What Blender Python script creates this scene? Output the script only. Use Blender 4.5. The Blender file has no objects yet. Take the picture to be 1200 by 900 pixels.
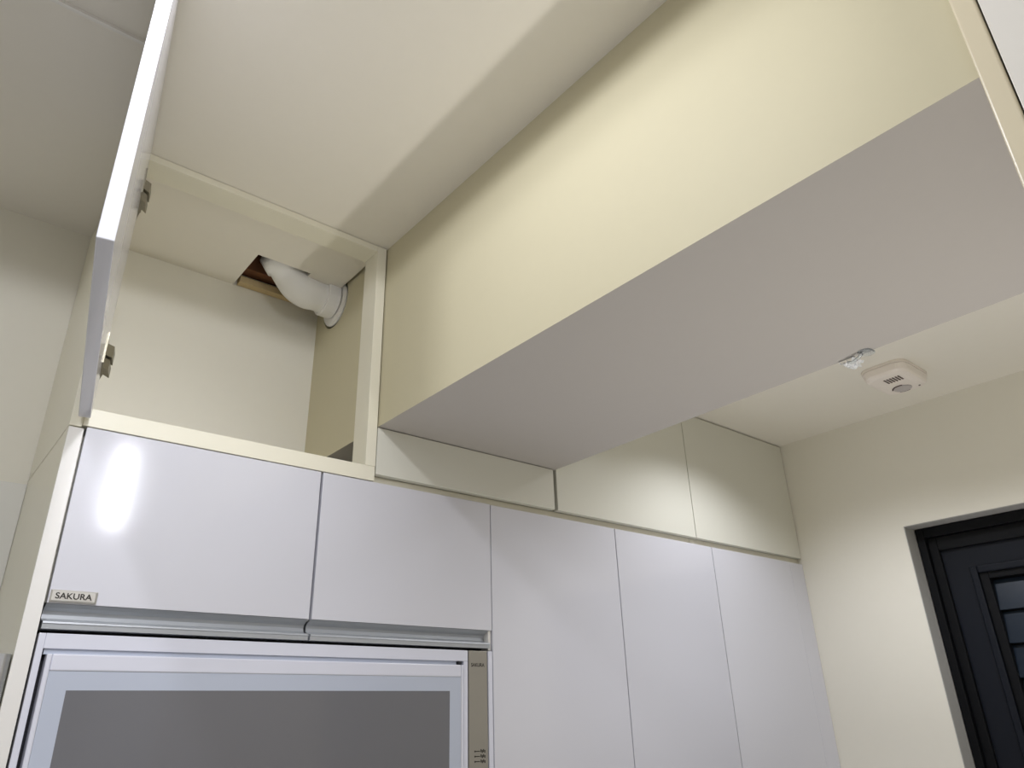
import bpy, bmesh, math
from mathutils import Vector, Matrix

C = bpy.context.scene.collection
S = 1.236          # metres per layout unit (the distance from the camera to the cabinet fronts)
EYE = 1.6          # camera height above the floor, metres

def W(x, y, z):
    return Vector((x * S, y * S, z * S + EYE))

# ------------------------------------------------------------------ camera
cam_data = bpy.data.cameras.new('camera')
cam_data.sensor_width = 36.0
cam_data.lens = 858.84 / 1200 * 36.0
cam_data.clip_start = 0.01
cam = bpy.data.objects.new('camera', cam_data)
C.objects.link(cam)
R = ((0.77007602, -0.63736737, -0.02730873),
     (0.24736078, 0.33777504, -0.90814133),
     (0.58804386, 0.69258275, 0.41777214))
m = Matrix(((R[0][0], -R[1][0], -R[2][0], 0),
            (R[0][1], -R[1][1], -R[2][1], 0),
            (R[0][2], -R[1][2], -R[2][2], EYE),
            (0, 0, 0, 1)))
cam.matrix_world = m
bpy.context.scene.camera = cam

# ------------------------------------------------------------------ world (night outside) and exposure
world = bpy.data.worlds.new('world')
bpy.context.scene.world = world
world.use_nodes = True
world.node_tree.nodes['Background'].inputs[0].default_value = (0.10, 0.14, 0.22, 1)
world.node_tree.nodes['Background'].inputs[1].default_value = 0.25
vs = bpy.context.scene.view_settings
vs.view_transform = 'Standard'
vs.look = 'None'
vs.gamma = 1.0
vs.exposure = 0.3
vs.use_curve_mapping = False

# ------------------------------------------------------------------ lamps (ceiling downlights and added fill lights)
def lamp(name, x, y, z, power, size, col, spread=180):
    d = bpy.data.lights.new(name, 'AREA')
    d.shape = 'DISK'
    d.size = size
    d.energy = power
    d.color = col
    d.spread = math.radians(spread)
    o = bpy.data.objects.new(name, d)
    o.location = W(x, y, z)
    C.objects.link(o)
    return o
def panel(name, x, y, z, power, sx, sy, col):
    o = lamp(name, x, y, z, power, 0.1, col)
    o.data.shape = 'RECTANGLE'
    o.data.size = sx
    o.data.size_y = sy
    return o
def downlight(name, x, y, z, power, col, cone, blend):
    d = bpy.data.lights.new(name, 'SPOT')
    d.energy = power
    d.color = col
    d.spot_size = math.radians(cone)
    d.spot_blend = blend
    d.shadow_soft_size = 0.03
    o = bpy.data.objects.new(name, d)
    o.location = W(x, y, z)
    C.objects.link(o)
    return o
def globe(name, x, y, z, power, col):
    d = bpy.data.lights.new(name, 'POINT')
    d.energy = power
    d.color = col
    d.shadow_soft_size = 0.03
    o = bpy.data.objects.new(name, d)
    o.location = W(x, y, z)
    C.objects.link(o)
    return o
#LIGHTS
COOL = (0.98, 1.0, 1.07)
downlight('ceiling_light', -0.185, 0.44, 0.76, 8.0, COOL, 174, 0.1)
downlight('ceiling_light', 0.105, 0.46, 0.775, 6.8, COOL, 175, 0.05)
downlight('ceiling_light', 1.35, 0.70, 0.668, 11.5, COOL, 140, 0.6)
downlight('ceiling_light', 1.33, 0.00, 0.668, 16, COOL, 150, 0.4)  # added fill for the right bay's wall and low ceiling
panel('fill_panel', -0.70, -0.60, 0.786, 9, 0.9, 0.6, COOL)  # added soft fill behind the camera, raises the overall brightness
bar = panel('streak_emitter', 0.41, -0.10, 0.595, 0.45, 0.012, 0.25, COOL)      # added upright emitter that makes the streak on the left dryer door
bar.data.spread = math.radians(90)
aim = W(0.20, 1.0, 0.45) - W(0.41, -0.10, 0.56)
bar.rotation_euler = aim.to_track_quat('-Z', 'Y').to_euler()
fill_spot = downlight('door_fill_spot', 0.12, -0.05, 0.77, 22, COOL, 50, 1.0)      # added fill aimed at the left dryer door to brighten it
fill_spot.rotation_euler = (W(0.17, 1.0, 0.20) - W(0.12, -0.05, 0.77)).to_track_quat('-Z', 'Y').to_euler()
lamp('bounce_uplight', 0.977, 0.15, -0.95, 3.6, 0.07, (1.0, 0.98, 0.94), 100).rotation_euler = (math.pi, 0, 0)  # added uplight standing in for light bounced up past the beam
#ENDLIGHTS

# ------------------------------------------------------------------ materials
def material(name, col, rough=0.5, spec=0.5, metal=0.0, var=0.0, bump=0.0, scale=40.0, coat=0.0, trans=0.0):
    mt = bpy.data.materials.new(name)
    mt.use_nodes = True
    nt = mt.node_tree
    b = nt.nodes['Principled BSDF']
    b.inputs['Base Color'].default_value = (*col, 1)
    b.inputs['Roughness'].default_value = rough
    b.inputs['Specular IOR Level'].default_value = spec
    b.inputs['Metallic'].default_value = metal
    b.inputs['Coat Weight'].default_value = coat
    b.inputs['Coat Roughness'].default_value = 0.05
    b.inputs['Transmission Weight'].default_value = trans
    if var or bump:
        tc = nt.nodes.new('ShaderNodeTexCoord')
        ns = nt.nodes.new('ShaderNodeTexNoise')
        ns.inputs['Scale'].default_value = scale
        ns.inputs['Detail'].default_value = 4
        nt.links.new(tc.outputs['Object'], ns.inputs['Vector'])
        if var:
            mx = nt.nodes.new('ShaderNodeMixRGB')
            mx.inputs[1].default_value = (*[c * (1 - var) for c in col], 1)
            mx.inputs[2].default_value = (*[min(1, c * (1 + var)) for c in col], 1)
            nt.links.new(ns.outputs['Fac'], mx.inputs[0])
            nt.links.new(mx.outputs[0], b.inputs['Base Color'])
        if bump:
            bp = nt.nodes.new('ShaderNodeBump')
            bp.inputs['Strength'].default_value = bump
            bp.inputs['Distance'].default_value = 0.002
            nt.links.new(ns.outputs['Fac'], bp.inputs['Height'])
            nt.links.new(bp.outputs[0], b.inputs['Normal'])
    return mt

M = {}
M['paint'] = material('cream_wall_paint', (0.85, 0.82, 0.725), 0.6, 0.3, var=0.01, bump=0.03, scale=60)
M['ceil'] = material('ceiling_paint', (0.85, 0.81, 0.72), 0.5, 0.35, var=0.01, bump=0.03, scale=50)
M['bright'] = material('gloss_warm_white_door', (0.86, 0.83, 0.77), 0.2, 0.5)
M['soffit'] = material('shaded_soffit_paint', (0.48, 0.45, 0.42), 0.6, 0.3, var=0.01, bump=0.03, scale=60)  # the beam underside's shade is put into this darker grey
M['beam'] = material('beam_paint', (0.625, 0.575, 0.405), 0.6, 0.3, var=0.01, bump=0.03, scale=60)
M['door'] = material('gloss_white_door', (0.66, 0.66, 0.715), 0.12, 0.5, var=0.004, scale=3)
M['updoor'] = material('gloss_cream_door', (0.71, 0.70, 0.62), 0.26, 0.4, var=0.004, scale=3)
M['carcass'] = material('cream_melamine', (0.82, 0.785, 0.65), 0.35, 0.4, var=0.01, scale=20)
M['side'] = material('warm_cream_panel', (0.76, 0.68, 0.50), 0.3, 0.45)
M['edge'] = material('white_edge_band', (0.80, 0.78, 0.75), 0.25, 0.5)
M['floor'] = material('floor_tile', (0.74, 0.72, 0.69), 0.35, 0.5, var=0.08, scale=3)
M['alu'] = material('brushed_aluminium', (0.46, 0.48, 0.51), 0.42, 0.5, metal=0.35, var=0.03, scale=80)
M['white'] = material('white_enamel', (0.70, 0.71, 0.80), 0.2, 0.5)
M['frost'] = material('frosted_glass_border', (0.50, 0.54, 0.64), 0.15, 0.5)
M['dglass'] = material('dark_tinted_glass', (0.165, 0.165, 0.18), 0.06, 0.6)
M['ctrl'] = material('champagne_metal', (0.33, 0.31, 0.27), 0.35, 0.5, metal=0.3, var=0.02, scale=90)
M['ink'] = material('dark_print', (0.04, 0.035, 0.03), 0.5, 0.3)
M['plate'] = material('satin_name_plate', (0.62, 0.60, 0.56), 0.3, 0.5, metal=0.5, var=0.03, scale=200)
M['dark'] = material('dark_gap', (0.03, 0.03, 0.035), 0.7, 0.2)
M['hinge'] = material('nickel_hinge', (0.22, 0.20, 0.15), 0.35, 0.5, metal=0.7, var=0.1, scale=120)
M['pvc'] = material('white_pvc', (0.95, 0.94, 0.92), 0.35, 0.4, var=0.01, scale=20)
M['wood'] = material('raw_reddish_wood', (0.22, 0.10, 0.05), 0.8, 0.2, var=0.3, bump=0.3, scale=30)
M['batten'] = material('pine_batten', (0.62, 0.48, 0.27), 0.7, 0.2, var=0.12, scale=40)
M['plastic'] = material('ivory_plastic', (0.88, 0.81, 0.74), 0.4, 0.4, var=0.01, scale=30)
M['slot'] = material('slot_shadow_plastic', (0.10, 0.07, 0.06), 0.6, 0.3)
M['button'] = material('grey_plastic_button', (0.50, 0.46, 0.45), 0.35, 0.4)
M['clear'] = material('clear_plastic', (0.92, 0.95, 0.96), 0.05, 0.6, trans=0.85)
M['crys'] = material('clear_crumpled_tape', (0.97, 0.98, 1.0), 0.08, 1.0, trans=0.15, coat=1.0)
M['black'] = material('black_door_paint', (0.004, 0.0045, 0.006), 0.5, 0.2, var=0.1, scale=60)
M['navy'] = material('navy_door_paint', (0.006, 0.008, 0.014), 0.45, 0.25, var=0.1, scale=60)
M['louvre'] = material('frosted_blue_glass', (0.012, 0.02, 0.034), 0.3, 0.25, var=0.25, scale=12)
M['steel'] = material('stainless_steel', (0.62, 0.64, 0.68), 0.28, 0.5, metal=0.9, var=0.03, scale=60)
M['splash'] = material('grey_glass_backsplash', (0.80, 0.79, 0.74), 0.25, 0.5)
M['reveal'] = material('grey_door_reveal', (0.50, 0.49, 0.47), 0.6, 0.3, var=0.05, scale=80)

# ------------------------------------------------------------------ helpers
def thing(name, label, cat, loc, group=None):
    o = bpy.data.objects.new(name, None)
    o.empty_display_size = 0.05
    o.location = W(*loc)
    o['label'] = label
    o['category'] = cat
    if group:
        o['group'] = group
    C.objects.link(o)
    return o

def origin_of(o):
    v = Vector((0, 0, 0))
    while o is not None:
        v += o.location
        o = o.parent
    return v

def link(name, bm, mat, parent=None, smooth=False, kind=None, label=None):
    """bm is in world metres; it is shifted so its own origin is its parent's origin."""
    bmesh.ops.recalc_face_normals(bm, faces=bm.faces)
    off = origin_of(parent)
    if parent is not None:
        bmesh.ops.translate(bm, vec=-off, verts=bm.verts)
    me = bpy.data.meshes.new(name)
    bm.to_mesh(me)
    bm.free()
    me.materials.append(mat)
    if smooth:
        for p in me.polygons:
            p.use_smooth = True
    o = bpy.data.objects.new(name, me)
    o.parent = parent
    C.objects.link(o)
    if kind:
        o['kind'] = kind
    if label:
        o['label'] = label
    return o

def box(bm, x0, x1, y0, y1, z0, z1, bev=0.0, seg=2):
    """add one box given in layout units; bev in metres"""
    b = bmesh.new()
    bmesh.ops.create_cube(b, size=1)
    a, c = W(x0, y0, z0), W(x1, y1, z1)
    for v in b.verts:
        v.co = Vector([a[i] + (c[i] - a[i]) * (v.co[i] + 0.5) for i in range(3)])
    if bev:
        bmesh.ops.bevel(b, geom=list(b.edges), offset=bev, segments=seg, affect='EDGES', profile=0.5)
    me = bpy.data.meshes.new('tmp')
    b.to_mesh(me)
    b.free()
    bm.from_mesh(me)
    bpy.data.meshes.remove(me)

def B(name, mat, dims, parent=None, bev=0.0, kind=None, label=None, seg=2):
    bm = bmesh.new()
    if isinstance(dims[0], (int, float)):
        dims = [dims]
    for d in dims:
        box(bm, *d, bev=bev, seg=seg)
    return link(name, bm, mat, parent, kind=kind, label=label)

def structure(name, mat, dims, parent=None, bev=0.0):
    return B(name, mat, dims, parent, bev, kind='structure' if parent is None else None)

def tube(bm, pts, radii, n=24, cap=True):
    """swept tube through layout-unit points with metre radii"""
    P = [W(*p) for p in pts]
    rings = []
    prev = None
    for i, p in enumerate(P):
        t = (P[min(i + 1, len(P) - 1)] - P[max(i - 1, 0)]).normalized()
        if prev is None:
            a = t.cross(Vector((0, 1, 0)))
            if a.length < 1e-3:
                a = t.cross(Vector((1, 0, 0)))
            a.normalize()
        else:
            a = (prev - t * prev.dot(t)).normalized()
        prev = a
        c = t.cross(a)
        rings.append([bm.verts.new(p + (a * math.cos(2 * math.pi * k / n) + c * math.sin(2 * math.pi * k / n)) * radii[i]) for k in range(n)])
    for r0, r1 in zip(rings, rings[1:]):
        for k in range(n):
            bm.faces.new((r0[k], r0[(k + 1) % n], r1[(k + 1) % n], r1[k]))
    if cap:
        bm.faces.new(rings[0][::-1])
        bm.faces.new(rings[-1])

def prism_x(bm, prof, x0, x1):
    """extrude a closed (y, z) profile along X"""
    a = [bm.verts.new(W(x0, y, z)) for y, z in prof]
    b = [bm.verts.new(W(x1, y, z)) for y, z in prof]
    n = len(prof)
    for i in range(n):
        bm.faces.new((a[i], a[(i + 1) % n], b[(i + 1) % n], b[i]))
    bm.faces.new(a[::-1])
    bm.faces.new(b)

def prism_z(bm, prof, z0, z1):
    """extrude a closed (x, y) outline along Z"""
    a = [bm.verts.new(W(x, y, z0)) for x, y in prof]
    b = [bm.verts.new(W(x, y, z1)) for x, y in prof]
    n = len(prof)
    for i in range(n):
        bm.faces.new((a[i], a[(i + 1) % n], b[(i + 1) % n], b[i]))
    bm.faces.new(a[::-1])
    bm.faces.new(b)

def text(name, s, x0, x1, z0, z1, y, depth, mat, parent, bold=0.0):
    """raised or printed lettering facing the camera side (-Y), fitted into the rectangle"""
    cu = bpy.data.curves.new('tmp', 'FONT')
    cu.body = s
    cu.extrude = 0.5
    cu.offset = bold
    to = bpy.data.objects.new('tmp', cu)
    C.objects.link(to)
    bpy.context.view_layer.update()
    me = bpy.data.meshes.new_from_object(to.evaluated_get(bpy.context.evaluated_depsgraph_get()))
    bpy.data.objects.remove(to)
    bpy.data.curves.remove(cu)
    bm = bmesh.new()
    bm.from_mesh(me)
    bpy.data.meshes.remove(me)
    xs = [v.co.x for v in bm.verts]
    ys = [v.co.y for v in bm.verts]
    ax, bx, ay, by = min(xs), max(xs), min(ys), max(ys)
    for v in bm.verts:
        u = (v.co.x - ax) / (bx - ax)
        w = (v.co.y - ay) / (by - ay)
        v.co = W(x0 + (x1 - x0) * u, y - depth * (v.co.z + 0.5), z0 + (z1 - z0) * w)
    return link(name, bm, mat, parent)

# ------------------------------------------------------------------ levels and planes (layout units)
F = 1.0            # cabinet fronts
BK = 1.284         # back wall
CH = 0.797         # main ceiling
CL = 0.677         # lower ceiling beyond the beam
BX0, BX1, BZ = 0.558, 0.955, 0.4465   # beam
RW = 1.826         # right wall
FL = -EYE / S
XL, YB = -1.6, -1.4

# ------------------------------------------------------------------ the room shell
structure('floor', M['floor'], (XL - .05, RW + .15, YB - .05, BK + .1, FL - 0.04, FL))
structure('wall_back', M['paint'], (XL, RW + .1, BK, BK + 0.06, FL, 0.97))
structure('wall_left', M['paint'], (XL - 0.08, XL, YB, BK + .06, FL, 0.97))
structure('wall_front', M['paint'], (XL - .08, RW + .1, YB - 0.08, YB, FL, 0.97))
# right wall with the doorway (far jamb Y=.729, head z=.395)
DY1, DY0, DZ = 0.729, 0.0, 0.395
structure('wall_right', M['paint'], [
    (RW, RW + 0.12, DY1, BK, FL, 0.97),
    (RW, RW + 0.12, YB, DY0, FL, 0.97),
    (RW, RW + 0.12, DY0, DY1, DZ, 0.97)])
# main ceiling: plasterboard with the rough service opening over the cabinet
structure('ceiling', M['ceil'], [
    (XL, 0.377, YB, BK, CH, CH + 0.008),
    (0.377, BX0 + 0.01, YB, 1.068, CH, CH + 0.008),
    (0.377, BX0 - 0.006, 1.068, 1.158, CH, CH + 0.008),
    (0.481, BX0 - 0.006, 1.158, 1.184, CH, CH + 0.008)])
# the low ceiling of the bay beyond the beam
structure('ceiling', M['ceil'], (BX1 - 0.02, RW, YB, BK, CL, CL + 0.008))
# floor slab / void above the ceilings
structure('ceiling_slab', M['wood'], (XL, RW + .1, YB, BK + .06, 0.965, 1.0))

# beam: cream face with the round duct hole at the top, flat soffit
def build_beam():
    bm = bmesh.new()
    y0, y1 = 0.0825, BK
    top = 0.965
    hy, hz, hr = 1.202, 0.777, 0.052
    V = lambda x, y, z: bm.verts.new(W(x, y, z))
    def quad(*p):
        bm.faces.new([V(*q) for q in p])
    ya, yb, zb = hy - 0.056, hy + 0.056, 0.70
    zt = CH + 0.04
    # face at X = BX0 around the patch
    quad((BX0, y0, BZ), (BX0, ya, BZ), (BX0, ya, top), (BX0, y0, top))
    quad((BX0, yb, BZ), (BX0, y1, BZ), (BX0, y1, top), (BX0, yb, top))
    quad((BX0, ya, BZ), (BX0, yb, BZ), (BX0, yb, zb), (BX0, ya, zb))
    quad((BX0, ya, zt), (BX0, yb, zt), (BX0, yb, top), (BX0, ya, top))
    # the patch with the circular hole: lower and upper halves
    n = 24
    for sgn, ze in ((-1, zb), (1, zt)):
        pts = [(hy - hr * math.cos(math.pi * k / n), hz + sgn * hr * math.sin(math.pi * k / n)) for k in range(n + 1)]
        quad((BX0, ya, ze), (BX0, pts[0][0], ze), (BX0, pts[0][0], pts[0][1]), (BX0, ya, hz))
        quad((BX0, pts[-1][0], ze), (BX0, yb, ze), (BX0, yb, hz), (BX0, pts[-1][0], pts[-1][1]))
        for (a0, b0), (a1, b1) in zip(pts, pts[1:]):
            quad((BX0, a0, ze), (BX0, a1, ze), (BX0, a1, b1), (BX0, a0, b0))
            quad((BX0, a0, b0), (BX0, a1, b1), (BX0 + 0.12, a1, b1), (BX0 + 0.12, a0, b0))
    # soffit, far side, ends, top
    quad((BX0, y0, BZ), (BX1, y0, BZ), (BX1, y1, BZ), (BX0, y1, BZ))
    quad((BX1, y0, BZ), (BX1, y1, BZ), (BX1, y1, top), (BX1, y0, top))
    quad((BX0, y0, BZ), (BX1, y0, BZ), (BX1, y0, top), (BX0, y0, top))
    quad((BX0, y1, BZ), (BX1, y1, BZ), (BX1, y1, top), (BX0, y1, top))
    quad((BX0, y0, top), (BX1, y0, top), (BX1, y1, top), (BX0, y1, top))
    bmesh.ops.remove_doubles(bm, verts=bm.verts, dist=1e-5)
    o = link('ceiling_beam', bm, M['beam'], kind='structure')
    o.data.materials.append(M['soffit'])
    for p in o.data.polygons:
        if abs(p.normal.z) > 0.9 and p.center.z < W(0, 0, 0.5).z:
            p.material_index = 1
    return o
beam = build_beam()

# pale line of reflected light on the left bay's ceiling, shaped as a bead
structure('ceiling_light_line', M['bright'], (XL, 0.085, 0.793, 0.799, CH - 0.0045, CH))

# pale worktop run below (out of view, throws light upwards)
structure('wall_back_worktop', M['edge'], (XL, 0.788, 0.80, BK - 0.001, -0.60, -0.575))
structure('wall_back_base', M['door'], (XL, 0.788, 0.82, BK - 0.001, FL, -0.601))

# grey glass backsplash behind the cooking side
structure('wall_back_splash', M['splash'], (XL, 0.124, BK - 0.005, BK - 0.0005, FL + .7, 0.343))

# ------------------------------------------------------------------ black louvred door in the right wall
XD = RW + 0.052
structure('trim_2', M['reveal'], [   # plastered grey reveal of the doorway
    (RW + 0.0008, XD, DY1 - 0.0015, DY1 - 0.0001, FL, DZ - 0.0015),
    (RW + 0.0008, XD, DY0 + .0001, DY0 + 0.0015, FL, DZ - 0.0015),
    (RW + 0.0008, XD, DY0 + .0001, DY1 - .0001, DZ - 0.0015, DZ - 0.0001)])
dr = bpy.data.objects.new('door_1', None)
dr.location = W(XD, (DY0 + DY1) / 2, FL)
dr['kind'] = 'structure'
C.objects.link(dr)
a, b_, t_ = DY0 + 0.002, DY1 - 0.002, DZ - 0.002
fw = 0.018
B('door_frame', M['black'], [(XD, XD + 0.05, b_ - fw, b_, FL, t_), (XD, XD + 0.05, a, a + fw, FL, t_), (XD, XD + 0.05, a + fw, b_ - fw, t_ - fw * 1.3, t_)], dr, 0.002)
B('door_stop', M['black'], [(XD + 0.012, XD + 0.05, b_ - 0.038, b_ - fw, FL, t_ - fw * 1.3), (XD + 0.012, XD + 0.05, a + fw, a + 0.038, FL, t_ - fw * 1.3),
                            (XD + 0.012, XD + 0.05, a + 0.038, b_ - 0.038, t_ - 0.055, t_ - fw * 1.3)], dr, 0.002)
ly1, ly0, lz = b_ - 0.038, a + 0.038, t_ - 0.055
gy1, gy0, gz1, gz0 = 0.612, 0.117, 0.268, -0.95
xl = XD + 0.022
B('door_leaf', M['navy'], [(xl, xl + 0.03, gy1 + 0.012, ly1, FL + .01, lz), (xl, xl + 0.03, ly0, gy0 - 0.012, FL + .01, lz),
                           (xl, xl + 0.03, gy0 - 0.012, gy1 + 0.012, gz1 + 0.012, lz), (xl, xl + 0.03, gy0 - 0.012, gy1 + 0.012, FL + .01, gz0)], dr)
B('moulding', M['navy'], [(xl - 0.006, xl, gy1 + 0.010, gy1 + 0.026, gz0, gz1 + 0.024), (xl - 0.006, xl, gy0 - 0.026, gy0 - 0.010, gz0, gz1 + 0.024),
                          (xl - 0.006, xl, gy0 - 0.010, gy1 + 0.010, gz1 + 0.008, gz1 + 0.024)], dr, 0.004)
B('glazing_bead', M['black'], [(xl + 0.002, xl + 0.022, gy1 - 0.008, gy1 + 0.012, gz0, gz1 + 0.012), (xl + 0.002, xl + 0.022, gy0 - 0.012, gy0 + 0.008, gz0, gz1 + 0.012),
                               (xl + 0.002, xl + 0.022, gy0 + 0.008, gy1 - 0.008, gz1 - 0.006, gz1 + 0.012)], dr, 0.002)
z = gz1 - 0.008
k = 0
while z - 0.0695 > gz0:
    bm = bmesh.new()
    prof = [(xl + 0.009, z - 0.066), (xl + 0.012, z - 0.067), (xl + 0.024, z - 0.002), (xl + 0.021, z - 0.001)]
    y0_, y1_ = gy0 + 0.008, gy1 - 0.008
    va = [bm.verts.new(W(px, y0_, pz)) for px, pz in prof]
    vb = [bm.verts.new(W(px, y1_, pz)) for px, pz in prof]
    for i in range(4):
        bm.faces.new((va[i], va[(i + 1) % 4], vb[(i + 1) % 4], vb[i]))
    bm.faces.new(va[::-1]); bm.faces.new(vb)
    link('glass_slat', bm, M['louvre'], dr)
    z -= 0.0695
B('back_panel', M['black'], (xl + 0.0265, xl + 0.03, gy0, gy1, gz0, gz1), dr)

# ------------------------------------------------------------------ open ceiling cabinet on the left (frame, side, open door)
uc = thing('ceiling_cabinet', 'open cream cabinet at the ceiling with its door swung out and a white duct inside', 'cabinet', (0.34, 1.14, 0.353))
B('side_panel', M['carcass'], (0.1245, 0.1385, F, BK - 0.001, 0.3505, CH - 0.001), uc, 0.0006)
B('top_rail', M['carcass'], (0.1387, 0.5375, F, F + 0.045, 0.7845, CH - 0.0008), uc, 0.0008)
B('stile', M['carcass'], (0.5375, 0.5555, F - 0.001, F + 0.045, 0.377, CH - 0.0008), uc, 0.0008)
B('bottom_rail', M['carcass'], (0.1387, 0.5555, F, F + 0.03, 0.353, 0.377), uc, 0.0008)
B('shelf', M['carcass'], (0.1387, 0.5555, F + 0.03, BK - 0.001, 0.356, 0.370), uc)
# overlay door, swung out about 100 degrees
Ho, Fo = Vector((0.131, 0.992)), Vector((0.0590, 0.577))
u = (Fo - Ho); ulen = u.length; u = u / ulen
nrm = Vector((-u.y, u.x))          # towards the inner face (+X)
if nrm.x < 0: nrm = -nrm
th = 0.0135
def dpt(s, t):                     # s along the width from the hinge, t through the thickness
    p = Ho + u * s + nrm * t
    return (p.x, p.y)
bm = bmesh.new()
prism_z(bm, [dpt(0, 0), dpt(ulen, 0), dpt(ulen, th), dpt(0, th)], 0.360, 0.7925)
bmesh.ops.recalc_face_normals(bm, faces=bm.faces)
bmesh.ops.bevel(bm, geom=list(bm.edges), offset=0.0012, segments=3, affect='EDGES', profile=0.5)
odoor = link('door', bm, M['door'], uc)
for hz in (0.700, 0.4365):
    bm = bmesh.new()
    # cup plate on the inner face of the door
    prism_z(bm, [dpt(0.006, th), dpt(0.050, th), dpt(0.050, th + 0.0016), dpt(0.006, th + 0.0016)], hz - 0.020, hz + 0.022)
    # arm knuckle, tapering, with a notch
    prism_z(bm, [dpt(0.010, th + 0.0016), dpt(0.034, th + 0.0016), dpt(0.028, th + 0.0095), dpt(0.004, th + 0.011)], hz - 0.002, hz + 0.014)
    prism_z(bm, [dpt(0.008, th + 0.0016), dpt(0.030, th + 0.0016), dpt(0.024, th + 0.0075), dpt(-0.002, th + 0.010)], hz - 0.018, hz - 0.004)
    # arm reaching to the mounting plate on the cabinet side
    box(bm, 0.1405, 0.150, 0.9965, 1.048, hz - 0.007, hz + 0.009, bev=0.001)
    box(bm, 0.1386, 0.1412, 1.004, 1.046, hz - 0.026, hz + 0.028)
    box(bm, 0.1386, 0.1396, 1.010, 1.016, hz + 0.028, hz + 0.070)
    tube(bm, [(0.150, 1.014, hz), (0.1512, 1.014, hz)], [0.004, 0.004], 12)
    tube(bm, [(0.150, 1.034, hz), (0.1512, 1.034, hz)], [0.004, 0.004], 12)
    link('hinge', bm, M['hinge'], odoor, label='dull nickel concealed hinge')

# ------------------------------------------------------------------ duct and rough timber in the service opening
bm = bmesh.new()
ys = 1.202
pts = [(0.5600, ys, 0.7815), (0.534, ys, 0.7815), (0.515, ys, 0.7815)]
rad = [0.038, 0.038, 0.038]
cx, cz, rr = 0.500, 0.7815 + 0.046, 0.046
for k in range(0, 9):
    an = math.radians(k * 52 / 8)
    pts.append((cx - rr * math.sin(an), ys, cz - rr * math.cos(an)))
    rad.append(0.0405)
dx, dz = -math.cos(math.radians(52)), math.sin(math.radians(52))
ex, ez = pts[-1][0], pts[-1][2]
for s_, r_ in ((0.028, 0.0405), (0.0285, 0.0455), (0.060, 0.0455), (0.0605, 0.036), (0.13, 0.036)):
    pts.append((ex + dx * s_, ys, ez + dz * s_)); rad.append(r_)
pipe_root = thing('exhaust_duct', 'white plastic duct elbow passing from the ceiling hole into the beam', 'duct', (0.50, ys, 0.78))
tube(bm, pts, rad, 32)
link('elbow', bm, M['pvc'], pipe_root, smooth=True)
bm = bmesh.new()
tube(bm, [(0.527, ys, 0.7815), (0.5272, ys, 0.7815), (0.529, ys, 0.7815), (0.552, ys, 0.7815), (0.553, ys, 0.7815)], [0.037, 0.0435, 0.0452, 0.0452, 0.044], 32)
tube(bm, [(0.5545, ys, 0.777), (0.5575, ys, 0.777), (0.5600, ys, 0.777)], [0.056, 0.0585, 0.0585], 40)
link('collar', bm, M['pvc'], pipe_root)
bt = B('batten', M['batten'], (0.384, 0.5515, 1.266, 1.2825, CH - 0.0005, 0.811), None, 0.0008)
bt['label'] = 'pale pine batten along the back edge of the ceiling hole'; bt['category'] = 'timber'
jo = B('joist', M['wood'], (0.30, 0.548, 1.253, 1.2815, 0.822, 0.88), None, 0.0015)
jo['label'] = 'reddish brown rough joist up inside the ceiling hole'; jo['category'] = 'timber'

# ------------------------------------------------------------------ dish dryer cabinet
dc = thing('wall_cabinet', 'glossy white two-door wall cabinet with grey grip rails above the dish dryer', 'cabinet', (0.46, 1.14, 0.106))
B('side_panel', M['carcass'], (0.1245, 0.1415, F + 0.0005, BK - 0.0015, -0.24, 0.3485), dc, 0.0004)
B('edge_band', M['edge'], (0.1245, 0.1415, F - 0.001, F + 0.0005, -0.24, 0.3485), dc, 0.0004)
B('side_panel', M['edge'], (0.7840, 0.7893, F + 0.004, BK - 0.0015, 0.106, 0.3515), dc)
B('body', M['carcass'], (0.1417, 0.7838, F + 0.018, BK - 0.0015, 0.140, 0.350), dc)
B('bottom_panel', M['dark'], (0.1417, 0.7893, F + 0.022, BK - 0.0015, 0.1075, 0.1125), dc)
B('gap_strip', M['dark'], (0.1417, 0.1425, F + 0.006, F + 0.018, 0.114, 0.350), dc)
B('gap_strip', M['dark'], (0.4655, 0.4675, F + 0.012, F + 0.0178, 0.140, 0.350), dc)
prof = [(F + 0.0005, 0.1365), (F + 0.004, 0.1352), (F + 0.010, 0.1335), (F + 0.0145, 0.1300), (F + 0.0158, 0.1260), (F + 0.0145, 0.1215), (F + 0.010, 0.1190),
        (F + 0.004, 0.1182), (F - 0.0005, 0.1178), (F - 0.0022, 0.1168), (F - 0.0026, 0.1150), (F - 0.0014, 0.1142), (F - 0.0010, 0.1090),
        (F + 0.020, 0.1090), (F + 0.020, 0.1365)]
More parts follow.
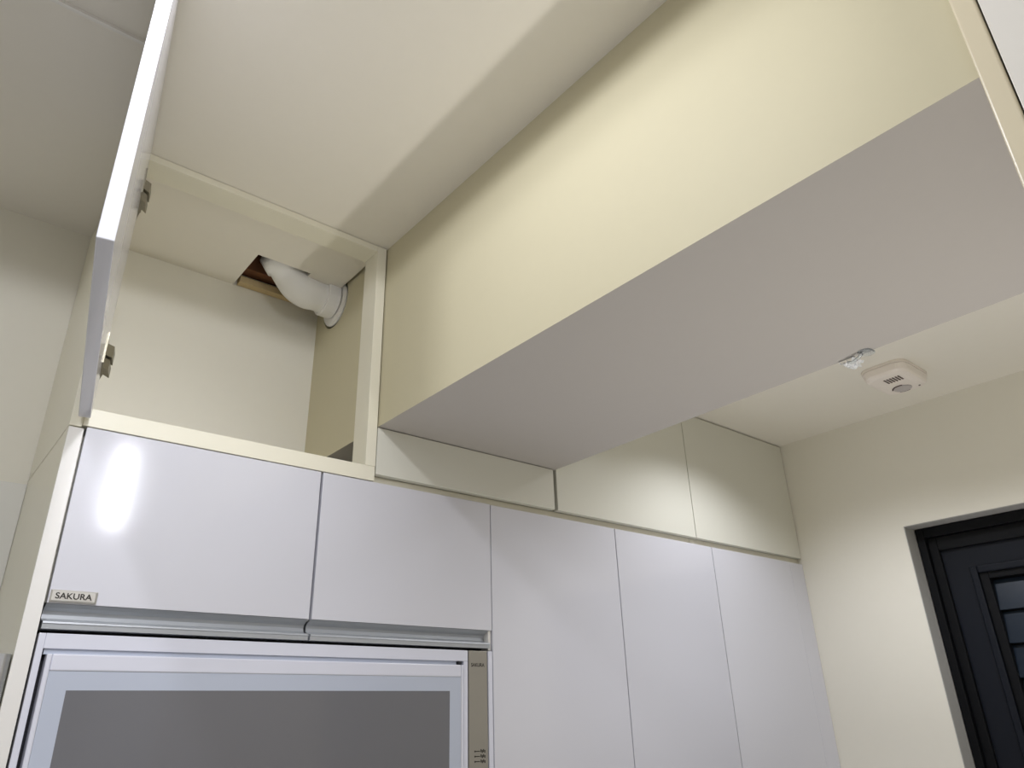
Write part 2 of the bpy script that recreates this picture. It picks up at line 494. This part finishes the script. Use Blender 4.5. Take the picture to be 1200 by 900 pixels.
for x0, x1 in ((0.1450, 0.4645), (0.4685, 0.7835)):
    xr = x1 if x0 < .3 else 0.7890
    d = B('door', M['door'], (x0 if x0 > .3 else 0.1445, xr, F, F + 0.0145, 0.1370, 0.3515), dc, 0.0008)
    bm = bmesh.new()
    prism_x(bm, prof, x0 - 0.0005, x1)
    link('grip_rail', bm, M['alu'], d, label='grey aluminium grip rail')
    if x0 < .3:
        # chamfered name plate with raised lettering
        bm = bmesh.new()
        px0, px1, pz0, pz1, py = 0.1458, 0.1945, 0.1385, 0.1520, F - 0.0001
        e = 0.0016
        o_ = [(px0, pz0), (px1, pz0), (px1, pz1), (px0, pz1)]
        i_ = [(px0 + e, pz0 + e), (px1 - e * 1.6, pz0 + e), (px1 - e * 1.6, pz1 - e), (px0 + e, pz1 - e)]
        va = [bm.verts.new(W(x, py, zz)) for x, zz in o_]
        vb = [bm.verts.new(W(x, py - 0.0018, zz)) for x, zz in o_]
        vc = [bm.verts.new(W(x, py - 0.0034, zz)) for x, zz in i_]
        for i in range(4):
            j = (i + 1) % 4
            bm.faces.new((va[i], va[j], vb[j], vb[i])); bm.faces.new((vb[i], vb[j], vc[j], vc[i]))
        bm.faces.new(vc); bm.faces.new(va[::-1])
        link('name_plate', bm, M['plate'], d, label='small satin plate reading SAKURA')
        text('lettering', 'SAKURA', 0.1508, 0.1888, 0.1418, 0.1487, F - 0.0034, 0.0006, M['ink'], d, bold=0.018)

# ------------------------------------------------------------------ the built-in dish dryer
dd = thing('dish_dryer', 'built-in dish dryer with a dark glass door and a narrow control strip', 'dish dryer', (0.46, 1.14, -0.235))
zb = -0.230
B('body', M['dark'], (0.1435, 0.7885, F + 0.012, BK - 0.0025, zb, 0.1030), dd)
hy0, hy1 = F - 0.001, F + 0.0118
B('housing_frame', M['white'], [(0.1440, 0.1510, hy0, hy1, zb, 0.1045), (0.1510, 0.7390, hy0, hy1, 0.0880, 0.1045),
                                (0.7310, 0.7390, hy0, hy1, zb, 0.0880), (0.1510, 0.7310, hy0, hy1, zb, zb + 0.016)], dd, 0.0010)
B('end_strip', M['white'], (0.7800, 0.7885, hy0, hy1, zb, 0.1045), dd, 0.0010)
cs = B('control_strip', M['ctrl'], (0.7412, 0.7778, F - 0.0006, F + 0.0118, zb, 0.1045), dd, 0.0006, label='champagne control strip with small printed symbols')
text('lettering', 'SAKURA', 0.7458, 0.7722, 0.0805, 0.0860, F - 0.0006, 0.0002, M['ink'], cs, bold=0.02)
bm = bmesh.new()
for i, zz in enumerate((-0.0405, -0.0475, -0.0545)):
    tube(bm, [(0.7525, F - 0.0008, zz), (0.7525, F - 0.0005, zz)], [0.0016, 0.0016], 10)
    box(bm, 0.7535, 0.7620, F - 0.0008, F - 0.0005, zz - 0.0006, zz + 0.0006)
    for q in range(4):
        box(bm, 0.7632 + q * 0.0024, 0.7650 + q * 0.0024, F - 0.0008, F - 0.0005, zz - (0.0024 if q % 2 else 0.0014), zz + (0.0014 if q % 2 else 0.0026))
ring = []
for k in range(32):
    a0 = 2 * math.pi * k / 32; a1 = 2 * math.pi * (k + 1) / 32
    p = [(0.760 + r_ * math.cos(t), F - 0.0007, -0.0745 + r_ * math.sin(t)) for r_, t in ((0.0085, a0), (0.0085, a1), (0.0075, a1), (0.0075, a0))]
    bm.faces.new([bm.verts.new(W(*q)) for q in p])
link('symbols', bm, M['ink'], cs)
B('gap_filler', M['frost'], (0.1525, 0.7185, F + 0.002, F + 0.0118, 0.0822, 0.0884), dd)
# drawer door: frame, frosted border, dark window
dz1, dz0 = 0.0825, zb + 0.020
dy0 = F - 0.006
df = B('drawer_door', M['white'], [(0.1555, 0.1610, dy0, hy1, dz0, dz1), (0.7225, 0.7280, dy0, hy1, dz0, dz1),
                                   (0.1610, 0.7225, dy0, hy1, 0.0645, dz1), (0.1610, 0.7225, dy0, hy1, dz0, dz0 + 0.018)], dd, 0.0022, seg=3)
B('glass_border', M['frost'], [(0.1610, 0.1815, dy0 + 0.0012, F + 0.008, dz0 + 0.018, 0.0645), (0.7020, 0.7225, dy0 + 0.0012, F + 0.008, dz0 + 0.018, 0.0645),
                               (0.1815, 0.7020, dy0 + 0.0012, F + 0.008, 0.0445, 0.0645), (0.1815, 0.7020, dy0 + 0.0012, F + 0.008, dz0 + 0.018, dz0 + 0.038)], df,
  label='pale frosted border of the glass')
B('window_pane', M['dglass'], (0.1815, 0.7020, dy0 + 0.0014, F + 0.008, dz0 + 0.038, 0.0445), df, label='dark tinted glass pane')
bm = bmesh.new()
box(bm, 0.7195, 0.7255, F - 0.003, F + 0.004, 0.0832, 0.0872, bev=0.0008)
link('door_latch', bm, M['dark'], dd)

# ------------------------------------------------------------------ row of full height cabinets
tall = [(0.7908, 1.1098, 'tall glossy white cupboard standing directly right of the dish dryer'),
        (1.1122, 1.4338, 'tall glossy white cupboard in the middle of the three'),
        (1.4362, 1.7622, 'tall glossy white cupboard next to the corner filler')]
for x0, x1, lab in tall:
    t = thing('tall_cabinet', lab, 'cupboard', ((x0 + x1) / 2, 1.14, FL), 'full height cupboards right of the dryer')
    B('body', M['carcass'], (x0 - 0.0008, x1 + 0.0008, F + 0.017, BK - 0.0015, FL, 0.3490), t)
    B('door', M['door'], (x0, x1, F, F + 0.0145, FL + 0.08, 0.3505), t, 0.0008)
fp = B('filler_panel', M['door'], (1.7646, RW - 0.0015, F + 0.001, F + 0.016, FL, 0.3505), None, 0.0008)
fp['label'] = 'narrow white filler strip between the last tall cupboard and right wall'; fp['category'] = 'panel'

# recessed cream rail between the two rows
for x0, x1, lab in ((0.5565, 1.3700, 'long cream recessed rail under the ceiling cabinets beside the open one'), (1.3712, RW - 0.0015, 'short cream recessed rail under the ceiling cabinet nearest the right wall')):
    r_ = B('recessed_rail', M['carcass'], (x0, x1, F + 0.013, F + 0.040, 0.3510, 0.3648), None)
    r_['label'] = lab; r_['category'] = 'rail'

# upper row of ceiling cabinets
ups = [(0.5575, 0.9478, BZ - 0.0015, 'low cream ceiling cabinet squeezed under the beam'),
       (0.9500, 1.3820, 0.6735, 'cream ceiling cabinet just beyond the beam, left of the last one'),
       (1.3842, RW - 0.003, 0.6735, 'cream ceiling cabinet in the corner against the right wall')]
for x0, x1, zt, lab in ups:
    t = thing('ceiling_cabinet', lab, 'cabinet', ((x0 + x1) / 2, 1.14, 0.364), 'closed ceiling cabinets')
    bx0 = x0 if x0 < .6 else max(x0, BX1 + 0.001)
    if x0 < .6:
        B('bottom_panel', M['carcass'], (x0, x1, F + 0.041, BK - 0.0015, 0.358, 0.3655), t)
        B('side_panel', M['carcass'], (x1 - 0.012, x1, F + 0.017, BK - 0.0015, 0.366, zt), t)
    else:
        B('body', M['carcass'], (bx0, x1, F + 0.017, BK - 0.0015, 0.3655, zt - 0.004), t)
    B('door', M['updoor'], (bx0 if zt > .5 and x0 < .96 else x0, x1, F, F + 0.0145, 0.3655, zt), t, 0.0008)

# ------------------------------------------------------------------ tall unit close to the camera on the right
tu = thing('tall_cabinet', 'cream and white tall cabinet nearest the camera at the end of the beam', 'cupboard', (0.75, -0.2, FL))
B('side_panel', M['side'], (0.5465, 0.95, 0.0655, 0.0815, FL, CH - 0.001), tu, 0.0022, seg=3)
B('body', M['carcass'], (0.566, 0.95, -0.64, 0.0653, FL, CH - 0.002), tu)
B('door', M['bright'], (0.5475, 0.5620, -0.30, 0.0642, FL + 0.08, CH - 0.004), tu, 0.0008)
B('door', M['bright'], (0.5475, 0.5620, -0.64, -0.303, FL + 0.08, CH - 0.004), tu, 0.0008)

# ------------------------------------------------------------------ range hood corner at the lower left
rh = thing('range_hood', 'stainless range hood left of the dish dryer, only its top corner showing', 'range hood', (-0.2, 1.14, -0.06))
bm = bmesh.new()
prof = []
x0, x1, y0, y1, r_ = -0.60, 0.1235, F - 0.002, BK - 0.006, 0.009
for cx_, cy_, a0 in ((x0 + r_, y0 + r_, 180), (x1 - r_, y0 + r_, 270)):
    for k in range(9):
        t = math.radians(a0 + 90 * k / 8)
        prof.append((cx_ + r_ * math.cos(t), cy_ + r_ * math.sin(t)))
prof += [(x1, y1), (x0, y1)]
prism_z(bm, prof, -0.06, 0.0815)
link('casing', bm, M['steel'], rh)
bm = bmesh.new()
prism_z(bm, [(x * 1.0, y) for x, y in ((-0.59, F + .01), (0.113, F + .01), (0.113, BK - .01), (-0.59, BK - .01))], -0.085, -0.0601)
link('filter_tray', bm, M['alu'], rh)

# ------------------------------------------------------------------ gas / smoke alarm on the low ceiling
al = thing('ceiling_alarm', 'ivory plastic rounded alarm with a vent grille on the low ceiling', 'alarm', (1.600, 0.577, CL))
def rounded(cx, cy, hx, hy, r, n=8):
    out = []
    for sx, sy, a0 in ((1, 1, 0), (-1, 1, 90), (-1, -1, 180), (1, -1, 270)):
        for k in range(n + 1):
            t = math.radians(a0 + 90 * k / n)
            out.append((cx + sx * (hx - r) + r * math.cos(t), cy + sy * (hy - r) + r * math.sin(t)))
    return out
def shell(levels, mat, name, parent, **kw):
    bm = bmesh.new()
    rings = [[bm.verts.new(W(x, y, z_)) for x, y in rounded(cx_, cy_, hx_, hy_, rr_)] for z_, cx_, cy_, hx_, hy_, rr_ in levels]
    n = len(rings[0])
    for r0, r1 in zip(rings, rings[1:]):
        for k in range(n):
            bm.faces.new((r0[k], r0[(k + 1) % n], r1[(k + 1) % n], r1[k]))
    bm.faces.new(rings[0][::-1]); bm.faces.new(rings[-1])
    return link(name, bm, mat, parent, **kw)
ax, ay = 1.600, 0.577
shell([(CL - 0.0002, ax, ay, 0.072, 0.049, 0.028), (CL - 0.004, ax, ay, 0.0725, 0.0495, 0.028), (CL - 0.006, ax, ay, 0.0725, 0.0495, 0.028)], M['plastic'], 'base', al)
case = shell([(CL - 0.0062, ax, ay, 0.0700, 0.0470, 0.027), (CL - 0.0075, ax, ay, 0.0715, 0.0485, 0.028), (CL - 0.020, ax, ay, 0.0690, 0.0460, 0.028),
       (CL - 0.0245, ax, ay, 0.0660, 0.0430, 0.028), (CL - 0.0270, ax, ay, 0.0600, 0.0370, 0.026), (CL - 0.0278, ax, ay, 0.050, 0.028, 0.022)], M['plastic'], 'casing', al)
zc = CL - 0.0278
for row in range(2):
    for k in range(6):
        yy = 0.5545 + k * 0.0060
        B('vent_slot', M['slot'], (1.5545 + row * 0.0140, 1.5665 + row * 0.0140, yy - 0.0016, yy + 0.0016, zc - 0.0009, zc + 0.001), case)
bm = bmesh.new()
tube(bm, [(1.630, 0.578, zc + 0.001), (1.630, 0.578, zc - 0.0016), (1.630, 0.578, zc - 0.0022)], [0.0230, 0.0230, 0.0215], 28)
link('test_button', bm, M['button'], al, label='round grey test button')
for a0, a1 in ((100, 200), (-20, 40)):
    bm = bmesh.new()
    n = 10
    for k in range(n):
        t0, t1 = (math.radians(a0 + (a1 - a0) * q / n) for q in (k, k + 1))
        ps = [(1.630 + r0 * math.cos(t), 0.578 + r0 * math.sin(t), zc - 0.0012) for r0, t in ((0.0192, t0), (0.0192, t1), (0.0218, t1), (0.0218, t0))]
        lo = [bm.verts.new(W(*p)) for p in ps]
        hi = [bm.verts.new(W(p[0], p[1], p[2] + 0.001)) for p in ps]
        bm.faces.new(lo); bm.faces.new(hi[::-1])
        for q in range(4):
            bm.faces.new((lo[q], lo[(q + 1) % 4], hi[(q + 1) % 4], hi[q]))
    link('button_groove', bm, M['slot'], al)
bm = bmesh.new()
tube(bm, [(1.6450, 0.5480, zc + 0.003), (1.6450, 0.5480, zc - 0.0006)], [0.0028, 0.0026], 12)
link('indicator', bm, M['slot'], al, label='tiny dark indicator lamp')

# ------------------------------------------------------------------ clear stick-on hook at the far edge of the beam
hk = thing('adhesive_hook', 'small clear plastic stick-on hook with crumpled shiny tape at the beam edge', 'hook', (0.962, 0.385, BZ))
shell([(BZ - 0.0002, 0.954, 0.3715, 0.013, 0.0095, 0.009), (BZ - 0.0012, 0.954, 0.3715, 0.0128, 0.0093, 0.0088), (BZ - 0.0016, 0.954, 0.3715, 0.011, 0.008, 0.0075)], M['clear'], 'base', hk)
import random
rnd = random.Random(5)
bm = bmesh.new()
nu, nv = 11, 7
g = []
for i in range(nu):
    row = []
    for j in range(nv):
        x = 0.950 + 0.026 * j / (nv - 1) + rnd.uniform(-.002, .002)
        y = 0.386 + 0.024 * i / (nu - 1) + rnd.uniform(-.0015, .0015)
        zz = BZ - 0.0010 - rnd.uniform(0, 0.009) * (0.4 + 0.6 * math.sin(math.pi * i / (nu - 1)))
        row.append(bm.verts.new(W(x, y, zz)))
    g.append(row)
for i in range(nu - 1):
    for j in range(nv - 1):
        bm.faces.new((g[i][j], g[i + 1][j], g[i + 1][j + 1], g[i][j + 1]))
o = link('crumpled_tape', bm, M['crys'], hk)
mod = o.modifiers.new('thickness', 'SOLIDIFY'); mod.thickness = 0.0006
bm = bmesh.new()
tube(bm, [(0.946, 0.374, BZ - 0.003), (0.946, 0.380, BZ - 0.008), (0.948, 0.390, BZ - 0.010), (0.950, 0.398, BZ - 0.007)], [0.003, 0.0028, 0.0024, 0.002], 10)
link('hook_arm', bm, M['clear'], hk, smooth=True)
